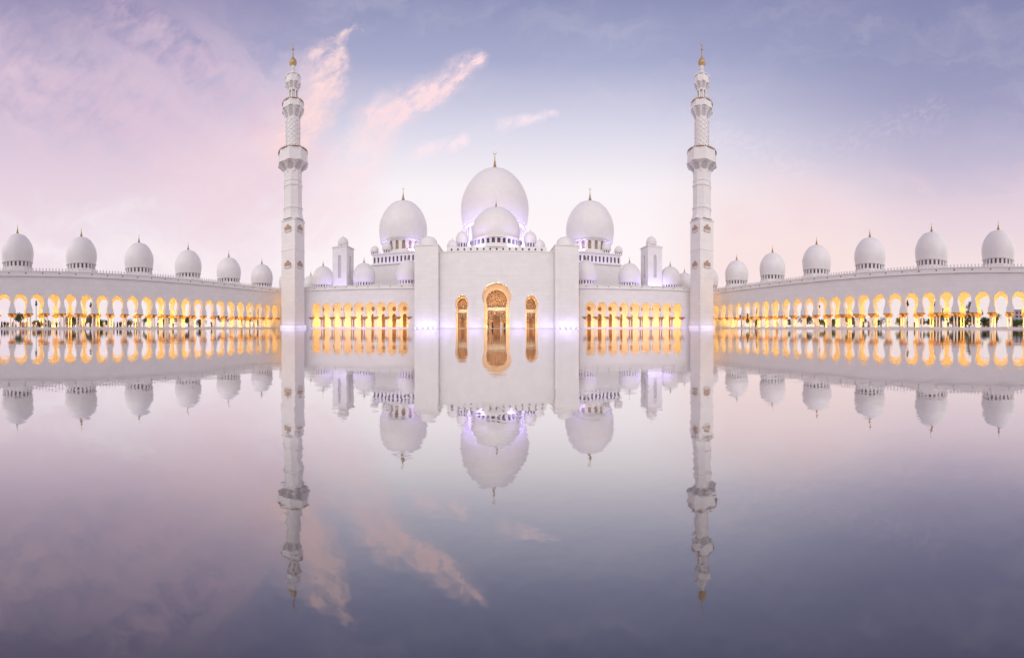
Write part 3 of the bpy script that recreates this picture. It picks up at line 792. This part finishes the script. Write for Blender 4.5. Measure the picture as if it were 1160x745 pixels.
# ------------------------------------------------------------------ people
def person_mesh(name, robe, pose):
    """one continuous skinned figure, 1.72 m"""
    V = [(0, 0, .95), (0, 0, 1.15), (0, 0, 1.38), (0, 0, 1.5), (0, -.01, 1.6), (0, 0, 1.7),
         (.1, 0, .9), (.11, -.02 if pose else 0, .5), (.12, .05*pose, .08), (.12, -.12+.05*pose, .03),
         (-.1, 0, .9), (-.11, 0, .5), (-.12, -.05*pose, .08), (-.12, -.17, .03),
         (.19, 0, 1.38), (.25, .03, 1.12), (.24, -.08-.1*pose, .88), (.235, -.12-.1*pose, .80),
         (-.19, 0, 1.38), (-.25, .03, 1.12), (-.24, -.06, .86), (-.235, -.09, .78)]
    E = [(0, 1), (1, 2), (2, 3), (3, 4), (4, 5), (0, 6), (6, 7), (7, 8), (8, 9), (0, 10), (10, 11), (11, 12), (12, 13), (2, 14), (14, 15), (15, 16), (16, 17), (2, 18), (18, 19), (19, 20), (20, 21)]
    Rr = [.15, .13, .15, .06, .095, .085, .09, .06, .045, .04, .09, .06, .045, .04, .06, .045, .035, .04, .06, .045, .035, .04]
    me = bpy.data.meshes.new(name); me.from_pydata(V, E, []); o = bpy.data.objects.new(name, me); S.collection.objects.link(o)
    md = o.modifiers.new('s', 'SKIN')
    for i, r in enumerate(Rr): me.skin_vertices[0].data[i].radius = (r, r*.8)
    me.skin_vertices[0].data[0].use_root = True
    sb = o.modifiers.new('u', 'SUBSURF'); sb.levels = 1; sb.render_levels = 1
    dg = bpy.context.evaluated_depsgraph_get(); ev = bpy.data.meshes.new_from_object(o.evaluated_get(dg))
    bpy.data.objects.remove(o); ev.name = name; return ev
BM = [person_mesh('person', 0, 0), person_mesh('person', 0, 1)]
for b_ in BM: b_.materials.clear(); b_.materials.append(skin)
def cloth_meshes(kind):
    res = {}
    mb = MB()
    if kind == 'robe':
        mb.lathe([(.33, .06), (.27, .5), (.215, .95), (.2, 1.15), (.235, 1.38), (.12, 1.49), (.075, 1.52)], 18, mod=lambda t, z: .1*math.cos(2*t)+.02*math.sin(7*t)*(1 if z < .8 else 0), cap=False)
        for sg in (-1, 1): mb.lathe([(.085, .92), (.08, 1.1), (.09, 1.3), (.08, 1.42), (.02, 1.46)], 10, (sg*.24, 0.0), cap=False)
    else:
        mb.lathe([(.19, .86), (.2, 1.0), (.2, 1.15), (.225, 1.38), (.12, 1.49), (.075, 1.51)], 18, mod=lambda t, z: .1*math.cos(2*t), cap=False)
        for sg in (-1, 1): mb.lathe([(.075, 1.1), (.085, 1.3), (.08, 1.42), (.02, 1.46)], 10, (sg*.24, 0.02), cap=False)
    res['top'] = mb
    tr = MB()
    if kind != 'robe':
        for sg in (-1, 1): tr.lathe([(.085, .1), (.09, .5), (.125, .9), (.1, .97)], 12, (sg*.105, 0.), cap=False)
        res['trousers'] = tr
    hd = MB(); hd.lathe([(.13, 1.46), (.125, 1.56), (.118, 1.66), (.09, 1.74), (.01, 1.78)] if kind == 'robe' else [(.112, 1.62), (.114, 1.68), (.085, 1.755), (.01, 1.775)], 14, (0, .02), cap=False)
    res['head'] = hd
    return res
def mk(mb, name):
    me = bpy.data.meshes.new(name); me.from_pydata(mb.v, [], mb.f); me.update(); return me
CM = {k: {q: mk(m_, q) for q, m_ in cloth_meshes(k).items()} for k in ('robe', 'shirt')}
_cc = {}
def cm(kind, q, f):
    k = (kind, q, f)
    if k not in _cc:
        me = CM[kind][q].copy(); me.materials.append(fabric[f]); _cc[k] = me
    return _cc[k]
def person(x, y, z, kind, col, col2, rz, label, grp, sc=1.):
    root = bpy.data.objects.new('person', BM[rnd.random() < .5]); S.collection.objects.link(root)
    root.location = (x, y, z); root.rotation_euler = (0, 0, rz); root.scale = (sc,)*3
    tag(root, label, 'person', grp)
    def ch(nm, me):
        o = bpy.data.objects.new(nm, me); S.collection.objects.link(o); o.parent = root
    if kind == 'robe': ch('robe', cm('robe', 'top', col)); ch('headscarf', cm('robe', 'head', col2))
    else: ch('shirt', cm('shirt', 'top', col)); ch('trousers', cm('shirt', 'trousers', col2)); ch('hair', cm('shirt', 'head', 'black'))
def wing_pos(T, t, y, z=.12): return T(t, y, z)
def arch_index(side, x, y):
    """ordinal of the front arch (from the picture's edge) through which a point is seen"""
    az_ = math.atan2(x, y); pxx = 561.5+F*az_
    T, bl, p = (TL, lb, 4.06) if side == 'left' else (TR, rb, 4.12)
    c = []
    for b in bl:
        w_ = T(b, 0, 0); q = 561.5+F*math.atan2(w_.x, w_.y)
        c.append((q, b))
    vis = sorted([q for q, b in c if 0 <= q <= 1160], reverse=(side == 'right'))
    k = min(range(len(vis)), key=lambda i: abs(vis[i]-pxx)); return k, pxx
COMBOS = [('robe', 'black', 'black', 'in a black robe and headscarf'), ('robe', 'white', 'white', 'in a long white robe'), ('shirt', 'maroon', 'black', 'in a maroon shirt and black trousers'),
          ('shirt', 'black', 'navy', 'in a black shirt and navy trousers'), ('shirt', 'navy', 'grey', 'in a navy shirt and grey trousers'), ('robe', 'brown', 'black', 'in a brown robe and black headscarf'), ('shirt', 'grey', 'black', 'in a grey shirt and black trousers'), ('shirt', 'white', 'navy', 'in a white shirt and navy trousers')]
used = set()
def put_people(side, pxs):
    for i, px_ in enumerate(pxs):
        th = (px_-561.5)/F; T = TL if side == 'left' else TR
        Wd = abs(75.0 if side == 'left' else 71.5)+rnd.choice((2.8, 3.4, 4.2, 5.2, 6.5))
        d = Wd/max(.2, abs(math.sin(th))); x, y = d*math.sin(th), d*math.cos(th)
        k, _ = arch_index(side, x, y)
        for tr_ in range(20):
            cb = rnd.choice(COMBOS[:1]+COMBOS)
            if (side, k, cb[3]) not in used: break
        used.add((side, k, cb[3]))
        person(x, y, .12, cb[0], cb[1], cb[2], rnd.uniform(0, 6.28), 'person %s, %s arch from the %s edge' % (cb[3], ORD[min(k, 25)], side), 'visitors walking in the arcades', rnd.uniform(.95, 1.05))
put_people('left', [2, 5, 9, 12, 15, 23, 26, 30, 38, 41, 45, 57, 60, 76, 79, 84, 88, 92, 97, 102, 106, 111, 129, 136, 140, 148, 152, 158, 172, 186, 203, 214, 226, 268, 288, 7, 18, 28, 33, 43, 49, 52, 64, 68, 73, 90, 95, 108, 118, 123, 133, 144, 155, 163, 179, 196, 240, 255])
put_people('right', [1146, 1118, 1098, 1074, 1062, 1036, 1022, 998, 984, 978, 968, 954, 940, 934, 928, 923, 902, 880, 856])
for (x, y, cb, lab) in ((-.9, 91.0, COMBOS[0], 'person in a black robe at the left of the central doorway'), (1.6, 91.2, COMBOS[1], 'person in a long white robe at the central doorway'), (2.5, 91.0, COMBOS[2], 'person in a maroon shirt at the right side of the central doorway'), (-2.2, 91.4, COMBOS[4], 'person in a navy shirt at the far left of the central doorway')):
    person(x, y, .1, cb[0], cb[1], cb[2], rnd.uniform(0, 6), lab, 'visitors at the central doorway')

# ------------------------------------------------------------------ garden trees behind the wings
def leaf_crown(kind, seed, m):
    r = random.Random(seed); mb = MB()
    blobs = []
    if kind == 'cypress': blobs = [(0, 0, z, .75*(1-(z-1)/6.)*1.1+.1, .6) for z in [1+.35*i for i in range(15)]]; nl = 60; sz = .2
    elif kind == 'round': blobs = [(r.uniform(-1.3, 1.3), r.uniform(-1.3, 1.3), r.uniform(2.4, 4.6), r.uniform(.8, 1.25), r.uniform(.6, 1.)) for _ in range(11)]; nl = 90; sz = .25
    else: blobs = [(r.uniform(-.9, .9), r.uniform(-.9, .9), r.uniform(.5, 1.6), r.uniform(.5, .8), r.uniform(.4, .6)) for _ in range(8)]; nl = 70; sz = .17
    for (x, y, z, rr, rz_) in blobs:
        for _ in range(nl):
            d = Vector((r.gauss(0, 1), r.gauss(0, 1), r.gauss(0, 1))).normalized()*(r.random()**.4)
            p = Vector((x+d.x*rr, y+d.y*rr, z+d.z*rz_)); u = Vector((r.gauss(0, 1), r.gauss(0, 1), r.gauss(0, 1))).normalized(); w_ = u.orthogonal().normalized()
            s_ = sz*r.uniform(.6, 1.3); mb.add([p-u*s_, p+w_*s_*.5, p+u*s_, p-w_*s_*.5], [(0, 1, 2, 3)])
    return mb
def tree_proto(kind, seed, m):
    root = empty('tree' if kind != 'shrub' else 'shrub', (0, -300, 0))
    leaf_crown(kind, seed, m).build('crown', m, root)
    mb = MB(); hh = {'cypress': 1.5, 'round': 3., 'shrub': .6}[kind]
    mb.lathe([(.2, -.1), (.14, hh*.5), (.1, hh), (.03, hh*1.3)], 8)
    for k in range(4):
        t = k*1.7+seed; a0 = Vector((0, 0, hh*.8)); a1 = Vector((math.cos(t)*.9, math.sin(t)*.9, hh*1.35)); o = Vector((-math.sin(t), math.cos(t), 0))*.05
        mb.add([a0-o, a0+o, a1+o*.4, a1-o*.4, a0+Vector((0, 0, .1)), a1+Vector((0, 0, .05))], [(0, 1, 2, 3), (0, 4, 5, 3), (1, 4, 5, 2)])
    mb.build('trunk', bark, root); return root
def palm_proto():
    root = empty('palm_tree', (0, -300, 0)); mb = MB()
    for k in range(26):
        t = k*2.4; L = 1.9+.4*math.sin(k*3.3); up = .9-.06*k; pts = []
        for i in range(7):
            u = i/6; pts.append(Vector((math.cos(t)*L*u, math.sin(t)*L*u, 5.6+up*u*1.3-1.5*u*u)))
        o = Vector((-math.sin(t), math.cos(t), 0))
        for i in range(6):
            w0 = .26*math.sin(PI*(.12+.85*i/6)); w1 = .26*math.sin(PI*(.12+.85*(i+1)/6))
            for sg in (-1, 1): mb.add([pts[i], pts[i+1], pts[i+1]+o*sg*w1-Vector((0, 0, .14)), pts[i]+o*sg*w0-Vector((0, 0, .14))], [(0, 1, 2, 3)])
    mb.build('crown', foliage[0], root)
    mb = MB(); mb.lathe([(.26, -.1), (.17, 1), (.15, 3), (.16, 5.3), (.1, 5.7)], 10, mod=lambda t, z: .08*math.sin(z*9)); mb.build('trunk', bark, root); return root
protos = {'cypress': [tree_proto('cypress', 3, foliage[0])], 'round': [tree_proto('round', 5, foliage[0]), tree_proto('round', 9, foliage[1])], 'shrub': [tree_proto('shrub', 2, foliage[0]), tree_proto('shrub', 6, foliage[1])], 'palm': [palm_proto()]}
usedp = set()
TDESC = {'cypress': 'narrow dark green conical tree', 'round': 'bushy green garden tree', 'shrub': 'low dark green shrub', 'palm': 'small palm tree'}
seen_lab = {}
def plant(side, px_, kind, d, sc):
    th = (px_-561.5)/F; x, y = d*math.sin(th), d*math.cos(th)
    k, _ = arch_index(side, x, y)
    for kind in (kind, 'shrub', 'round', 'palm'):
        if (side, k, kind) not in seen_lab: break
    seen_lab[(side, k, kind)] = 1; sc *= {'palm': .8, 'cypress': 1.05, 'round': .95 if side == 'right' else 1.25}.get(kind, 1.35)
    lst = protos[kind]; src = lst[rnd.randrange(len(lst))]
    if src.name not in usedp and src.location.y == -300: usedp.add(src.name); o = src; o.location = (x, y, -.05); o.rotation_euler = (0, 0, rnd.uniform(0, 6)); o.scale = (sc,)*3
    else: o = copy_tree(src, (x, y, -.05), rnd.uniform(0, 6), sc)
    lab = '%s seen through the %s arch from the %s edge' % (TDESC[kind], ORD[min(k, 25)], side)
    tag(o, lab, 'tree' if kind != 'shrub' else 'shrub', {'cypress': 'conical trees behind the arcades', 'round': 'bushy trees behind the arcades', 'shrub': 'shrubs behind the arcades', 'palm': 'palms behind the arcades'}[kind])
for (px_, kind, sc) in ((24, 'round', .75), (47, 'shrub', 1.3), (82, 'shrub', 1.5), (102, 'round', .75), (116, 'shrub', 1.4), (143, 'shrub', 1.2), (168, 'round', .7), (186, 'shrub', 1.5), (202, 'shrub', 1.7), (214, 'round', .7), (228, 'shrub', 1.4), (241, 'round', .6), (252, 'round', .85), (262, 'cypress', 1.), (273, 'cypress', 1.1), (283, 'round', 1.1), (293, 'cypress', 1.3), (303, 'round', 1.2)):
    plant('left', px_, kind, 96/max(.62, abs(math.sin((px_-561.5)/F)))*rnd.uniform(.97, 1.1), sc)
for (px_, kind, sc) in ((1152, 'shrub', 1.3), (1129, 'palm', .95), (1120, 'shrub', 1.7), (1104, 'shrub', 1.6), (1094, 'shrub', 1.5), (1080, 'shrub', 1.7), (1066, 'shrub', 1.6), (1058, 'shrub', 1.5), (1045, 'round', .7), (1020, 'shrub', 1.2), (994, 'shrub', 1.4), (976, 'round', .8), (960, 'shrub', 1.5), (936, 'shrub', 1.5), (925, 'round', .7), (912, 'shrub', 1.7), (896, 'round', .7), (880, 'cypress', .8), (869, 'cypress', 1.), (858, 'cypress', 1.2), (849, 'round', 1.2), (840, 'palm', 1.2), (830, 'cypress', 1.2)):
    plant('right', px_, kind, 90/max(.62, abs(math.sin((px_-561.5)/F)))*rnd.uniform(.97, 1.1), sc)

# lamp posts in the garden
lp = None
for (px_, d, lab) in ((41, 93, 'slim dark lamp post behind the third arch from the left edge'), (103, 99, 'slim dark lamp post behind the left arcade near its sixth arch'), (927, 102, 'slim dark lamp post behind the middle of the right arcade'), (1028, 92, 'slim dark lamp post behind the right arcade, nearest the right edge')):
    th = (px_-561.5)/F; loc = (d*math.sin(th), d*math.cos(th), -.05)
    if lp is None:
        lp = empty('lamp_post', loc); mb = MB(); mb.lathe([(.3, 0), (.3, .3), (.12, .6), (.07, 3), (.06, 7.4)], 10); mb.box(-.8, .8, -.04, .04, 6.6, 6.7); mb.build('pole', iron, lp)
        for sx in (-.8, .8, 0):
            mb = MB(); z = 6.7 if sx else 7.4; mb.lathe([(.05, z), (.2, z+.1), (.26, z+.55), (.12, z+.75), (.02, z+.95)], 8, (sx, 0)); mb.build('lantern', iron, lp)
        o = lp
    else: o = copy_tree(lp, loc)
    tag(o, lab, 'lamp post', 'garden lamp posts')

# distant block of flats beyond the right wing
root = empty('distant_building', (330, -37, 0)); tag(root, 'distant pale concrete building behind the right arcade at the right edge', 'building')
mb = MB(); mb.box(-10, 10, -26, 17, 0, 17); mb.build('wall', concrete, root)
mb = MB(); mb.box(-11, 11, -27, 18, 17, 18); mb.box(-3, 5, -8, 2, 18, 21); mb.build('roof', concrete, root)
for f_ in range(4):
    for k in range(9):
        mb = MB(); mb.box(-10.1, -10.02, -23.5+4.4*k, -21+4.4*k, 2+3.8*f_, 4.3+3.8*f_); mb.build('window', glassd, root)
